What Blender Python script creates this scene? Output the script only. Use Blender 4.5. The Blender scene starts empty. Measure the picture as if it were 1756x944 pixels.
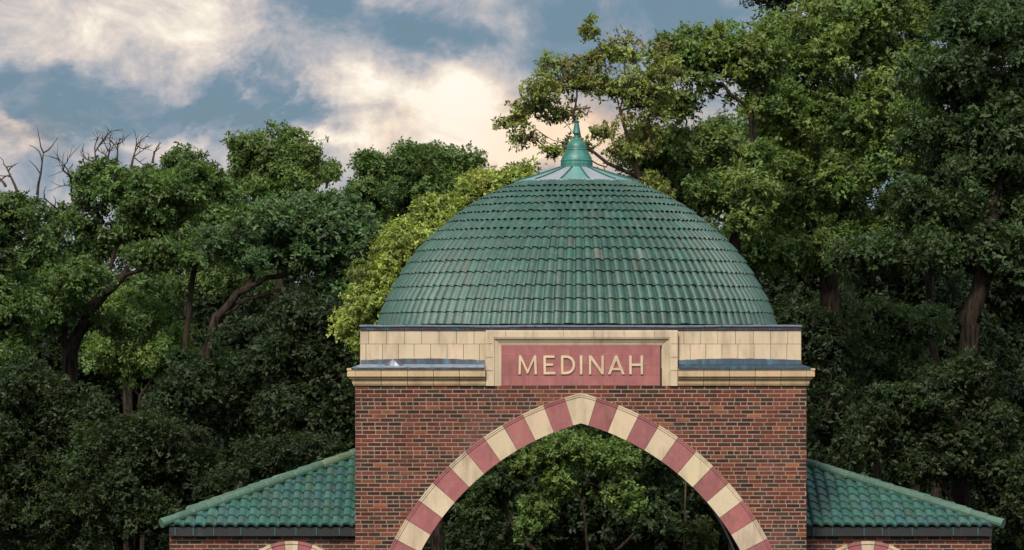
import bpy, math, random
import numpy as np
random.seed(7); np.random.seed(7)
S = bpy.context.scene
COL = S.collection
# ------------------------------------------------------------------ camera
F = 6000.0; D = 58.0; HOR = 605.0; CX = 996.0; EYE = 6.7
U = D / F
CAMX = -(CX - 878) * U
cam = bpy.data.cameras.new('camera'); co = bpy.data.objects.new('camera', cam); COL.objects.link(co)
co.location = (CAMX, -D, EYE); co.rotation_euler = (math.radians(90), 0, 0)
cam.sensor_width = 36; cam.lens = F / 1756 * 36; cam.shift_y = (HOR - 472) / 1756
cam.clip_start = 1; cam.clip_end = 3000
S.camera = co
# ------------------------------------------------------------------ light
KEY_EL = 44; KEY_AZ = 196      # azimuth clockwise from +Y: key light added behind the camera, opposite the true glow ahead
S.view_settings.view_transform = 'Standard'; S.view_settings.look = 'None'
S.view_settings.gamma = 1; S.view_settings.use_curve_mapping = False
S.view_settings.exposure = 0.85
sd = bpy.data.lights.new('added_front_key', 'SUN'); sd.energy = 3.0; sd.angle = math.radians(10); sd.color = (1, .93, .82)
so = bpy.data.objects.new('added_front_key', sd); COL.objects.link(so)
so.rotation_euler = (math.radians(90 - KEY_EL), 0, math.radians(180 - KEY_AZ) )
so.location = (0, -30, 40)

class N:   # tiny node helper
    def __init__(s, tree): s.t = tree
    def new(s, typ, **kw):
        n = s.t.nodes.new(typ)
        for k, v in kw.items(): setattr(n, k, v)
        return n
    def link(s, a, b): s.t.links.new(a, b)
    def m(s, op, a, b=None, c=None, clamp=False):
        n = s.new('ShaderNodeMath', operation=op); n.use_clamp = clamp
        for i, v in enumerate((a, b, c)):
            if v is None: continue
            if isinstance(v, (int, float)): n.inputs[i].default_value = v
            else: s.link(v, n.inputs[i])
        return n.outputs[0]
    def mix(s, f, a, b, mode='MIX'):
        n = s.new('ShaderNodeMix', data_type='RGBA', blend_type=mode)
        for i, v in ((0, f), (6, a), (7, b)):
            if isinstance(v, (int, float)): n.inputs[i].default_value = v
            elif isinstance(v, tuple): n.inputs[i].default_value = (*v, 1) if len(v) == 3 else v
            else: s.link(v, n.inputs[i])
        return n.outputs[2]
    def ramp(s, f, stops):
        n = s.new('ShaderNodeValToRGB'); e = n.color_ramp.elements
        e[0].position = stops[0][0]; e[0].color = (*stops[0][1], 1)
        e[1].position = stops[-1][0]; e[1].color = (*stops[-1][1], 1)
        for p, c in stops[1:-1]:
            x = e.new(p); x.color = (*c, 1)
        s.link(f, n.inputs[0]); return n.outputs[0]
    def noise(s, vec, scale, detail=4, rough=.55, dist=0):
        n = s.new('ShaderNodeTexNoise'); n.inputs['Scale'].default_value = scale
        n.inputs['Detail'].default_value = detail; n.inputs['Roughness'].default_value = rough
        n.inputs['Distortion'].default_value = dist
        if vec is not None: s.link(vec, n.inputs['Vector'])
        return n
def lin(r, g, b):
    f = lambda c: (c/255/12.92 if c/255 <= .04045 else ((c/255+.055)/1.055)**2.4)
    return (f(r), f(g), f(b))

# ------------------------------------------------------------------ world: daylight sky behind broken cloud
STR = 0.1
w = bpy.data.worlds.new('World'); S.world = w; w.use_nodes = True
n = N(w.node_tree)
for x in list(w.node_tree.nodes): w.node_tree.nodes.remove(x)
out = n.new('ShaderNodeOutputWorld'); bg = n.new('ShaderNodeBackground'); bg.inputs[1].default_value = STR
n.link(bg.outputs[0], out.inputs[0])
sky = n.new('ShaderNodeTexSky', sky_type='NISHITA'); sky.sun_disc = False
sky.sun_elevation = math.radians(KEY_EL); sky.sun_rotation = math.radians(KEY_AZ)
tc = n.new('ShaderNodeTexCoord'); sep = n.new('ShaderNodeSeparateXYZ'); n.link(tc.outputs['Generated'], sep.inputs[0])
dx, dy, dz = sep.outputs
mp = n.new('ShaderNodeMapping'); mp.inputs['Scale'].default_value = (1, 1, 1.5); mp.inputs['Rotation'].default_value = (0, math.radians(14), 0)
n.link(tc.outputs['Generated'], mp.inputs[0])
warp = n.noise(mp.outputs[0], 24, 8, .62)
ws = n.new('ShaderNodeSeparateColor'); n.link(warp.outputs['Color'], ws.inputs[0])
yy = n.m('MAXIMUM', dy, .05)
az = n.m('ADD', n.m('DIVIDE', dx, yy), n.m('MULTIPLY', n.m('SUBTRACT', ws.outputs[0], .5), .075))
el = n.m('ADD', n.m('DIVIDE', dz, yy), n.m('MULTIPLY', n.m('SUBTRACT', ws.outputs[1], .5), .040))
front = n.m('MULTIPLY', n.m('SUBTRACT', dy, .5), 2, clamp=True)
def blobs(lst):
    acc = None
    for (px, py, rx, ry, k) in lst:
        a0, e0 = (px-878)/F, (HOR-py)/F
        u = n.m('POWER', n.m('ABSOLUTE', n.m('DIVIDE', n.m('SUBTRACT', az, a0), rx/F)), 2)
        v = n.m('POWER', n.m('ABSOLUTE', n.m('DIVIDE', n.m('SUBTRACT', el, e0), ry/F)), 2)
        g = n.m('MULTIPLY', n.m('EXPONENT', n.m('MULTIPLY', n.m('ADD', u, v), -1)), k)
        acc = g if acc is None else n.m('ADD', acc, g)
    return acc
bl = blobs([(330, 55, 190, 55, .40), (60, 40, 130, 60, .30), (150, 110, 110, 30, .12), (700, 140, 190, 75, .42),
            (820, 235, 190, 90, .5), (30, 192, 70, 14, .42), (40, 240, 60, 16, .32), (185, 250, 90, 15, .22), (590, 225, 110, 18, .3),
            (980, 240, 120, 60, .45), (700, 15, 90, 20, .18), (860, 10, 40, 12, .15),
            (240, 178, 230, 52, -.48), (40, 130, 130, 40, -.25), (440, 200, 130, 50, -.30), (520, 15, 90, 40, -.36), (730, 50, 60, 30, -.4), (620, 90, 60, 30, -.15), (1000, 130, 60, 50, -.12), (860, 150, 60, 22, -.15),
            (1150, 20, 170, 60, -.42), (930, 60, 90, 40, -.12), (480, 290, 200, 30, -.1)])
n1 = n.noise(mp.outputs[0], 30, 11, .63, .5)
n2 = n.noise(mp.outputs[0], 5, 4, .5)
n3 = n.noise(mp.outputs[0], 90, 6, .6, .3)
base = n.m('ADD', n.m('MULTIPLY', n.m('SUBTRACT', n1.outputs[0], .5), 1.5), .445)
base = n.m('ADD', base, n.m('MULTIPLY', n.m('SUBTRACT', n3.outputs[0], .5), .32))
base = n.m('ADD', base, n.m('MULTIPLY', n.m('MULTIPLY', bl, .86), front))
# faint rays fanning out of the cloud break
ra = n.m('ARCTAN2', n.m('SUBTRACT', az, (640-878)/F), n.m('SUBTRACT', (HOR+60)/F, el))
cr = n.new('ShaderNodeCombineXYZ'); n.link(n.m('MULTIPLY', ra, 5.5), cr.inputs[0]); rn_ = n.noise(cr.outputs[0], 1.6, 1, .5)
rm = n.m('MULTIPLY', blobs([(360, 190, 200, 95, 1.0)]), front)
base = n.m('ADD', base, n.m('MULTIPLY', n.m('MULTIPLY', n.m('SUBTRACT', rn_.outputs[0], .42), 1.1), rm))
base = n.m('ADD', base, n.m('MULTIPLY', n.m('SUBTRACT', n2.outputs[0], .5), .2), clamp=True)
ccol = n.ramp(base, [(0, lin(66, 94, 116)), (.2, lin(98, 126, 147)), (.4, lin(146, 158, 171)), (.58, lin(184, 182, 185)),
                     (.74, lin(214, 204, 197)), (.9, lin(240, 229, 213)), (1, lin(252, 245, 232))])
# low sunset warmth near the horizon ahead
warm = n.m('MULTIPLY', blobs([(960, 230, 210, 80, .75), (60, 215, 90, 40, .4)]), front)
ccol = n.mix(n.m('MULTIPLY', warm, .75, clamp=True), ccol, lin(255, 214, 172), 'MULTIPLY')
# brightness added behind the camera and overhead to light the facade
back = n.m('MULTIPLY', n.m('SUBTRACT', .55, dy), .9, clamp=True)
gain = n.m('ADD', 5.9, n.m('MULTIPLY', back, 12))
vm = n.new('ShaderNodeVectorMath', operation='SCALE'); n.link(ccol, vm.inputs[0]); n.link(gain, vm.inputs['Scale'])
thin = n.m('MULTIPLY', n.m('SUBTRACT', .35, base), 1.2, clamp=True)
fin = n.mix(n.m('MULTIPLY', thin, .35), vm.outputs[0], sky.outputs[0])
# below the horizon: dim ground tone
dn = n.m('MULTIPLY', n.m('SUBTRACT', -.0, dz), 20, clamp=True)
fin = n.mix(dn, fin, (.5, .5, .4))
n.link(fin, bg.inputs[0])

# ------------------------------------------------------------------ geometry helpers
def PX(px, y): return CAMX + (px - 878) / F * (D + y)
def PZ(py, y): return EYE + (HOR - py) / F * (D + y)
def mpp(y): return (D + y) / F

class MB:
    def __init__(s): s.v = []; s.f = []; s.c = []; s.cur = (1, 1, 1)
    def add(s, vs, fs, col=None):
        o = len(s.v); s.v += [tuple(q) for q in vs]; s.c += [col or s.cur] * len(vs)
        s.f += [tuple(i + o for i in q) for q in fs]
    def box(s, x0, x1, y0, y1, z0, z1, col=None):
        s.add([(x0,y0,z0),(x1,y0,z0),(x1,y1,z0),(x0,y1,z0),(x0,y0,z1),(x1,y0,z1),(x1,y1,z1),(x0,y1,z1)],
              [(0,3,2,1),(4,5,6,7),(0,1,5,4),(1,2,6,5),(2,3,7,6),(3,0,4,7)], col)
    def loft(s, rings, close=True, caps=False, col=None):
        k = len(rings[0]); vs = [p for r in rings for p in r]; fs = []
        for i in range(len(rings)-1):
            for j in range(k if close else k-1):
                a = i*k+j; b = i*k+(j+1) % k
                fs.append((a, b, b+k, a+k))
        if caps:
            fs.append(tuple(range(k))[::-1]); fs.append(tuple((len(rings)-1)*k+j for j in range(k)))
        s.add(vs, fs, col)
    def tube(s, pts, rad, k=6, caps=True, col=None):
        rings = []; pts = [np.array(p, float) for p in pts]
        for i, p in enumerate(pts):
            d = pts[min(i+1, len(pts)-1)] - pts[max(i-1, 0)]; d /= (np.linalg.norm(d) + 1e-9)
            a = np.cross(d, (0.13, .99, .05)); a /= (np.linalg.norm(a)+1e-9); b = np.cross(d, a)
            r = rad[i] if hasattr(rad, '__len__') else rad
            rings.append([tuple(p + r*(math.cos(t)*a + math.sin(t)*b)) for t in [2*math.pi*q/k for q in range(k)]])
        s.loft(rings, True, caps, col)
    def build(s, name, mat, parent=None, smooth=False):
        me = bpy.data.meshes.new(name); me.from_pydata(s.v, [], s.f); me.validate()
        ca = me.color_attributes.new('tint', 'FLOAT_COLOR', 'POINT')
        arr = np.ones((len(me.vertices), 4), np.float32); arr[:, :3] = np.array(s.c, np.float32)
        ca.data.foreach_set('color', arr.ravel())
        if smooth: me.polygons.foreach_set('use_smooth', [True]*len(me.polygons))
        me.materials.append(mat)
        o = bpy.data.objects.new(name, me); COL.objects.link(o); o.parent = parent
        return o
def tag(o, label=None, cat=None, group=None, kind=None):
    for k, v in (('label', label), ('category', cat), ('group', group), ('kind', kind)):
        if v: o[k] = v
    return o
def empty(name, loc=(0, 0, 0)):
    o = bpy.data.objects.new(name, None); COL.objects.link(o); o.location = loc; o.empty_display_size = .3
    return o

# ------------------------------------------------------------------ materials
ALB = .57
def mat(name, rough=.8, tint=True, base=(1, 1, 1), nsc=3, namt=.25, bump=.15, bsc=60, metal=0, spec=.5, extra=None):
    m_ = bpy.data.materials.new(name); m_.use_nodes = True; t = N(m_.node_tree)
    p = m_.node_tree.nodes['Principled BSDF']
    g = t.new('ShaderNodeTexCoord').outputs['Object']
    nz = t.noise(g, nsc, 6, .6)
    if tint:
        a = t.new('ShaderNodeAttribute', attribute_name='tint'); c = t.mix(1.0, a.outputs['Color'], base, 'MULTIPLY')
    else:
        r = t.new('ShaderNodeRGB'); r.outputs[0].default_value = (*base, 1); c = r.outputs[0]
    v = t.m('ADD', t.m('MULTIPLY', t.m('SUBTRACT', nz.outputs[0], .5), namt*4), 1)
    cc = t.new('ShaderNodeVectorMath', operation='SCALE'); t.link(c, cc.inputs[0]); t.link(v, cc.inputs['Scale'])
    c = cc.outputs[0]
    if extra: c = extra(t, g, c, p)
    sc = t.new('ShaderNodeVectorMath', operation='SCALE'); t.link(c, sc.inputs[0]); sc.inputs['Scale'].default_value = ALB
    t.link(sc.outputs[0], p.inputs['Base Color'])
    p.inputs['Roughness'].default_value = rough; p.inputs['Metallic'].default_value = metal
    p.inputs['Specular IOR Level'].default_value = spec
    if bump:
        bz = t.noise(g, bsc, 5, .6); b = t.new('ShaderNodeBump'); b.inputs['Strength'].default_value = bump
        b.inputs['Distance'].default_value = .01; t.link(bz.outputs[0], b.inputs['Height']); t.link(b.outputs[0], p.inputs['Normal'])
    return m_
def thresh(t, f, lo, hi): return t.m('DIVIDE', t.m('SUBTRACT', f, lo), hi-lo, clamp=True)
def streak_extra(col, lo, hi, sx=6, sz=.6, amt=.6):
    def fn(t, g, c, p):
        mpn = t.new('ShaderNodeMapping'); mpn.inputs['Scale'].default_value = (sx, sx, sz); t.link(g, mpn.inputs[0])
        nz = t.noise(mpn.outputs[0], 1, 6, .65); f = thresh(t, nz.outputs[0], lo, hi)
        return t.mix(t.m('MULTIPLY', f, amt), c, col)
    return fn
def brick_extra(t, g, c, p):
    # pale lime bloom in broad patches
    nz = t.noise(g, .8, 5, .6); f = thresh(t, nz.outputs[0], .52, .75)
    f2 = t.noise(g, 30, 3, .7)
    c = t.mix(t.m('MULTIPLY', f, t.m('MULTIPLY', f2.outputs[0], .55)), c, lin(150, 130, 130))
    c = streak_extra(lin(48, 34, 32), .5, .78, 2.2, .45, .6)(t, g, c, p)
    return c
M_brick = mat('brick', .9, nsc=25, namt=.22, bump=.5, bsc=90, extra=brick_extra, spec=.2)
M_mortar = mat('mortar', .95, False, lin(168, 140, 120), nsc=1.4, namt=.22, bump=.4, bsc=120, spec=.2, extra=streak_extra(lin(92, 70, 60), .5, .75, 3, .5, .6))
def cream_extra(t, g, c, p):
    c = streak_extra(lin(112, 90, 62), .48, .76, 4, .8, .65)(t, g, c, p)
    nz = t.noise(g, 90, 3, .7); return t.mix(t.m('MULTIPLY', thresh(t, nz.outputs[0], .6, .75), .35), c, lin(120, 95, 70))
M_cream = mat('cream_terracotta', .55, nsc=2, namt=.10, bump=.25, bsc=70, extra=cream_extra)
M_red = mat('red_terracotta', .55, nsc=4, namt=.16, bump=.3, bsc=60, extra=lambda t, g, c, p: streak_extra(lin(96, 50, 46), .5, .78, 5, 1.2, .6)(t, g, streak_extra(lin(190, 140, 130), .5, .8, 7, 5, .5)(t, g, c, p), p))
M_joint = mat('joint_mortar', .95, False, lin(70, 52, 38), nsc=4, namt=.2)
def tile_extra(t, g, c, p):
    nz = t.noise(g, 9, 6, .7); c = t.mix(t.m('MULTIPLY', thresh(t, nz.outputs[0], .5, .8), .5), c, lin(120, 128, 112))
    nz2 = t.noise(g, 40, 4, .7); c = t.mix(t.m('MULTIPLY', thresh(t, nz2.outputs[0], .60, .78), .6), c, lin(40, 58, 50))
    return c
M_tile = mat('glazed_green_tile', .55, nsc=14, namt=.2, bump=.25, bsc=35, extra=tile_extra)
M_patina = mat('green_copper_patina', .45, False, lin(42, 108, 98), nsc=5, namt=.2, bump=.15, bsc=25,
               extra=streak_extra(lin(90, 165, 145), .45, .75, 9, 1.5, .6))
M_seam = mat('dark_green_seam', .6, False, lin(40, 84, 80))
M_skirt = mat('sky_tinted_copper_sheet', .28, True, (1, 1, 1), nsc=3, namt=.12, bump=.1, bsc=8, metal=.35,
              extra=streak_extra(lin(205, 200, 205), .45, .8, 2.5, 2.5, .5))  # whitish streaks paint in reflected sky
def flash_extra(t, g, c, p):
    mpn = t.new('ShaderNodeMapping'); mpn.inputs['Scale'].default_value = (5, 1, .7); t.link(g, mpn.inputs[0])
    nz = t.noise(mpn.outputs[0], 1.3, 7, .7); c = t.mix(t.m('MULTIPLY', thresh(t, nz.outputs[0], .52, .66), .75), c, lin(48, 120, 140))
    nz = t.noise(mpn.outputs[0], 3.1, 7, .7); c = t.mix(t.m('MULTIPLY', thresh(t, nz.outputs[0], .56, .7), .8), c, lin(38, 34, 48))
    return c
M_flash = mat('weathered_flashing', .4, nsc=6, namt=.25, bump=.3, bsc=12, metal=.2, extra=flash_extra)
M_dark = mat('dark_fascia', .7, False, lin(14, 17, 17), nsc=6, namt=.25, extra=streak_extra(lin(70, 100, 96), .62, .78, 14, .5, .7))
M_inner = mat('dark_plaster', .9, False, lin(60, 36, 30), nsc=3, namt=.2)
def leafmat():
    m_ = bpy.data.materials.new('leaf'); m_.use_nodes = True; t = N(m_.node_tree)
    p = m_.node_tree.nodes['Principled BSDF']; o = m_.node_tree.nodes['Material Output']
    a = t.new('ShaderNodeAttribute', attribute_name='tint')
    t.link(a.outputs['Color'], p.inputs['Base Color']); p.inputs['Roughness'].default_value = .5
    p.inputs['Specular IOR Level'].default_value = .22
    tr = t.new('ShaderNodeBsdfTranslucent'); c = t.mix(1, a.outputs['Color'], (1.5, 1.5, .6), 'MULTIPLY'); t.link(c, tr.inputs[0])
    mx = t.new('ShaderNodeMixShader'); mx.inputs[0].default_value = .4
    t.link(p.outputs[0], mx.inputs[1]); t.link(tr.outputs[0], mx.inputs[2]); t.link(mx.outputs[0], o.inputs[0])
    return m_
def bark_extra(t, g, c, p):
    mpn = t.new('ShaderNodeMapping'); mpn.inputs['Scale'].default_value = (14, 14, 2.2); t.link(g, mpn.inputs[0])
    nz = t.noise(mpn.outputs[0], 1, 6, .7); c = t.mix(thresh(t, nz.outputs[0], .45, .65), c, lin(72, 62, 50))
    return t.mix(thresh(t, nz.outputs[0], .48, .36), c, lin(14, 11, 9))
M_bark = mat('bark', .95, nsc=5, namt=.25, bump=.8, bsc=18, spec=.1, extra=bark_extra)
M_leaf = leafmat()
M_ground = mat('forest_floor', 1, False, (.02, .024, .012), spec=0, nsc=.6, namt=.3, bump=.6, bsc=4)
M_road = mat('asphalt', .9, False, (.05, .05, .052), nsc=3, namt=.15, bump=.3, bsc=80)

# ------------------------------------------------------------------ ground and drive
g = MB(); g.box(-700, 700, -200, 1500, -.5, 0)
tag(g.build('ground', M_ground), kind='structure')
g = MB(); g.box(-2.4, 2.4, -90, 60, .0, .004)
tag(g.build('road', M_road), kind='structure')

# ------------------------------------------------------------------ gatehouse
ROOT = empty('brick_gatehouse', (0, 0, 0))
tag(ROOT, 'brick gatehouse with green tiled dome, striped pointed arch and low tiled side wings', 'gatehouse')
HW = 386.5 * U; DEP = 2 * HW; YC = DEP / 2
CREAM = lin(218, 194, 160); CREAM2 = lin(204, 174, 132); RED = lin(164, 94, 90); RED2 = lin(158, 74, 72)
def jit(c, a=.08):
    k = 1 + random.uniform(-a, a); return tuple(max(0, q * k * (1 + random.uniform(-a, a)*.35)) for q in c)
# pointed arch curve: centre of the right-hand arc
AR = 493*U; AC = 117*U; AZ = PZ(1153.4, 0); AT = 50*U
def arch_half(z, R, c=AC, az=AZ):      # half width of the opening at height z
    if z >= az:
        q = R*R - (z-az)**2
        return max(0, math.sqrt(q) - c) if q > c*c else 0
    return R - c
def arch_pts(R, k=40, c=AC, az=AZ):     # left foot -> apex -> right foot (x, z)
    ph0 = math.asin(c/R); P = []
    for i in range(k+1):
        ph = ph0 + (math.pi/2-ph0)*i/k; P.append((-c + R*math.sin(ph), az + R*math.cos(ph)))
    return [(-x, z) for x, z in reversed(P)] + P[1:]
TOPB = PZ(662, 0)       # top of the brickwork
CAM_OUT = MB()
BR = [lin(114, 66, 54), lin(94, 58, 48), lin(130, 70, 54), lin(72, 52, 44), lin(64, 52, 48), lin(160, 96, 62), lin(122, 62, 48), lin(86, 66, 54), lin(170, 100, 66), lin(134, 76, 60)]
BW = [9, 9, 7, 8, 6, 2.0, 7, 6, .8, 5]
COURSE = 7.0*U*1.0
def bricks(mb, a0, a1, z0, z1, put, hole=None, seed=1):
    rnd = random.Random(seed); k = 0; z = z1
    while z > z0:
        zb = z - COURSE; head = (k % 6 == 4)
        L = (.098 if head else .204) + .010; off = (k % 2) * .107 + rnd.uniform(-.012, .012)
        a = a0 - off; h = 0
        if hole: h = hole((z+zb)/2)
        while a < a1:
            l = L * rnd.uniform(.96, 1.04); s, e = max(a, a0), min(a + l - .016, a1)
            segs = [(s, e)]
            if h > 0:
                segs = []
                if s < -h: segs.append((s, min(e, -h)))
                if e > h: segs.append((max(s, h), e))
            c = rnd.choices(BR, BW)[0]; kk = rnd.uniform(.6, .98); c = (c[0]*kk, c[1]*kk*.99, c[2]*kk*.92)
            pr = rnd.uniform(.004, .009)
            for (s2, e2) in segs:
                if e2 - s2 > .012: put(mb, s2, e2, zb + .020 + rnd.uniform(-.001, .001), z, pr, c)
            a += l
        z = zb; k += 1
put_front = lambda mb, s, e, z0, z1, pr, c: mb.box(s, e, -pr, .004, z0, z1, c)
def wall_with_arch(mb, x0, x1, z0, z1, y0, y1, R, c, az, k=40):
    P = arch_pts(R, k, c, az); P = [(P[0][0], z0)] + P + [(P[-1][0], z0)]
    def fan(y, flip):
        top = [(x0, z0), (x0, z1), (x1, z1), (x1, z0)]
        # quads between the arch curve and the top edge
        vs = []; fs = []
        vs += [(x0, y, z0), (x0, y, z1)]
        for (x, z) in P: vs += [(x, y, z), (x, y, z1)]
        vs += [(x1, y, z0), (x1, y, z1)]
        for i in range(len(vs)//2-1):
            q = (2*i, 2*i+2, 2*i+3, 2*i+1); fs.append(q if not flip else q[::-1])
        mb.add(vs, fs)
    fan(y0, False); fan(y1, True)
    mb.add([(x0,y0,z0),(x0,y1,z0),(x0,y1,z1),(x0,y0,z1)], [(0,3,2,1)][::1]); mb.add([(x1,y0,z0),(x1,y1,z0),(x1,y1,z1),(x1,y0,z1)], [(0,1,2,3)])
    mb.add([(x0,y0,z1),(x1,y0,z1),(x1,y1,z1),(x0,y1,z1)], [(0,1,2,3)])
    return P
def soffit(mb, P, y0, y1):
    vs = []; fs = []
    for (x, z) in P: vs += [(x, y0, z), (x, y1, z)]
    for i in range(len(P)-1): fs.append((2*i, 2*i+1, 2*i+3, 2*i+2))
    mb.add(vs, fs)
RI = AR - AT
mb = MB()
P = wall_with_arch(mb, -HW, HW, 0, TOPB, 0, .55, RI+.01, AC, AZ)
wall = mb.build('front_wall', M_mortar, ROOT)
mb = MB(); bricks(mb, -HW, HW, PZ(1290, 0), TOPB, put_front, lambda z: arch_half(z, AR-.02), 3)
mb.build('front_brickwork', M_brick, wall)
mb = MB(); soffit(mb, arch_pts(RI, 40), .001, .56)
mb.build('arch_soffit', M_inner, wall)
# rear wall with its own arch, a little wider
mb = MB(); P2 = wall_with_arch(mb, -HW, HW, 0, TOPB, DEP-.5, DEP, RI*1.03, AC, AZ)
rw = mb.build('rear_wall', M_inner, ROOT)
mb = MB(); soffit(mb, arch_pts(RI*1.03-.004, 40), DEP-.52, DEP+.01)
mb.build('arch_soffit', M_inner, rw)
mb = MB()      # pale strip painting in the lit edge of the rear arch
Pi, Po = arch_pts(RI*1.03-.004, 40), arch_pts(RI*1.03+.03, 40)
mb.loft([[(x, DEP-.53, z) for x, z in Pi], [(x, DEP-.53, z) for x, z in Po]], False)
mb.build('lit_edge_strip', M_red, rw)
for sgn, nm in ((-1, 'side_wall'), (1, 'side_wall')):
    mb = MB(); xo = sgn*HW; xi = sgn*(HW-.45)
    mb.box(min(xo, xi)+.001, max(xo, xi)-.001, .551, DEP-.501, 0, TOPB-.001); sw = mb.build(nm, M_mortar, ROOT)
    mb = MB()
    put = (lambda mb, s, e, z0, z1, pr, c, sgn=sgn: mb.box(min(sgn*HW, sgn*(HW+pr)), max(sgn*HW, sgn*(HW+pr)), s, e, z0, z1, c))
    bricks(mb, .0, DEP, 3.2, TOPB, put, None, 11+sgn); mb.build('side_brickwork', M_brick, sw)
mb = MB(); mb.box(-HW+.01, HW-.01, .3, DEP-.3, TOPB-.1, TOPB+.02); mb.build('ceiling_slab', M_inner, ROOT)

# voussoirs of the big arch: one part per block
ph0 = math.asin(AC/AR); step = math.radians(4.52); key = math.radians(3.35)
def voussoir(p0, p1, side, col, m_, R=AR, t=AT, c=AC, az=AZ, yf=-.035, yb=.06, keystone=False, rim=.055, gap=.0032, parent=wall, ox=0):
    mb = MB()
    def arc(Rr, a, b, k=4): return [(-c + Rr*math.sin(a+(b-a)*i/k), az + Rr*math.cos(a+(b-a)*i/k)) for i in range(k+1)]
    def strip(ra, rb, y):
        ga, gb = gap/((ra+rb)/2), gap/((ra+rb)/2)
        if keystone:
            phc = math.asin(c/ra), math.asin(c/rb)
            o = arc(rb, phc[1], p1-gb); i_ = arc(ra, phc[0], p1-ga)
            o = [(-x, z) for x, z in reversed(o)] + o[1:]; i_ = [(-x, z) for x, z in reversed(i_)] + i_[1:]
        else:
            o = arc(rb, p0+gb, p1-gb); i_ = arc(ra, p0+ga, p1-ga)
        if side < 0: o = [(-x, z) for x, z in reversed(o)]; i_ = [(-x, z) for x, z in reversed(i_)]
        poly = i_ + o[::-1]; k = len(poly); h = k//2
        poly = [(x+ox, z) for x, z in poly]
        vs = [(x, y, z) for x, z in poly] + [(x, yb, z) for x, z in poly]; fs = []
        for q in range(h-1): fs.append((q, q+1, k-2-q, k-1-q))
        for q in range(k): fs.append((q, q+k, (q+1) % k + k, (q+1) % k))
        mb.add(vs, fs, col)
    strip(R-t, R-rim-.006, yf); strip(R-rim-.0059, R-rim+.0001, yf+.014); strip(R-rim, R-.022, yf-.012); strip(R-.0219, R, yf-.022)
    o = mb.build('voussoir', m_, parent)
    return o
voussoir(ph0, ph0+key, 1, jit(CREAM, .04), M_cream, keystone=True)
i = 0; p = ph0+key
while p < math.pi/2 - .02:
    e = min(p+step, math.pi/2)
    for sd_ in (-1, 1):
        if i % 2 == 0: voussoir(p, e, sd_, jit(RED, .12), M_red)
        else: voussoir(p, e, sd_, jit(CREAM, .09), M_cream)
    p = e; i += 1

# attic: block band, name panel frame, cornice
yb = .085
zt, zm, zl = PZ(566.5, yb), PZ(590, yb), PZ(632, yb)
HB = 378*U
att = MB(); att.box(-HB, HB, yb+.008, DEP-yb, TOPB+.001, zt-.002)
att = att.build('attic_wall', M_joint, ROOT)
mb = MB()
def blocks(z0, z1, pitch, off, seed):
    r = random.Random(seed); pts = []; x = -HB - off
    while x < HB:
        nx = x + pitch*r.uniform(.97, 1.03); a, b = max(x, -HB), min(nx-.007, HB)
        if b-a > .02: pts.append((a, b))
        x = nx
    for a, b in pts:
        c = jit(CREAM, .06)
        mb.box(a, b, yb-.006-r.random()*.003, yb+.012, z0, z1-.006, c)
        y0 = a+HB+yb; y1 = b+HB+yb
        for sx in (-1, 1): mb.box(min(sx*HB, sx*(HB+.008)), max(sx*HB, sx*(HB+.008)), max(y0, yb+.013), min(y1, DEP-yb), z0, z1-.006, jit(CREAM, .06))
blocks(zm, zt, 30*U, 15*U, 1); blocks(zl, zm, 27.8*U, 19*U, 2)
mb.build('block_facing', M_cream, att)
# cornice profile (outward, z)
def sweep_front(mb, prof, xa, xb, col):
    r0 = [(xa, -o, z) for o, z in prof]; r1 = [(xb, -o, z) for o, z in prof]
    mb.loft([r0, r1], False, False, col)
    k = len(prof); mb.add(r0, [tuple(range(k))], col); mb.add(r1, [tuple(range(k))[::-1]], col)
zc = lambda py: PZ(py, -.1)
prof = [(-.09, zc(632)), (.135, zc(632)), (.137, zc(635.5)), (.125, zc(636)), (.125, zc(638)), (.131, zc(638.6)), (.131, zc(646)), (.10, zc(648.5)),
        (.095, zc(650)), (.070, zc(651.5)), (.055, zc(654)), (.047, zc(657)), (.05, zc(657.6)), (.03, zc(661.8)), (-.09, zc(661.8))]
XF0, XF1 = -163*U, 166*U
def corner_ring(o, z, s): return [(s*HW, -o, z), (s*(HW+o), -o, z), (s*(HW+o), DEP+o, z), (s*HW, DEP+o, z)]
for (xa, xb, s) in ((-HW, XF0-.002, -1), (XF1+.002, HW, 1)):
    mb = MB(); L = xb-xa; k = 5
    for q in range(k):
        sweep_front(mb, prof, xa+L*q/k+.004, xa+L*(q+1)/k-.004, jit(CREAM2, .06))
    mb.loft([corner_ring(o, z, s) for o, z in prof], False, False, jit(CREAM2, .05))
    cor = mb.build('cornice', M_cream, ROOT)
    mb = MB(); mb.box(xa+.01, xb-.008, -.02, .08, zc(661), zc(633)); mb.build('cornice_core', M_joint, cor)
# frame round the name panel
fr = [(0, .07), (0, -.045), (.012, -.052), (.118, -.052), (.122, -.044), (.14, -.044), (.150, -.02), (.185, -.006), (.215, .012), (.245, .02), (.26, .028)]
def frame_ring(o, y):
    zt_ = PZ(567, -.05); zb_ = PZ(662, -.05)
    return [(XF0+o, y, zb_), (XF0+o, y, zt_-o*.97), (XF1-o, y, zt_-o*.97), (XF1-o, y, zb_)]
mb = MB(); mb.loft([frame_ring(o, y) for o, y in fr], False, False, CREAM)
fo = mb.build('panel_frame', M_cream, ROOT)
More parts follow.
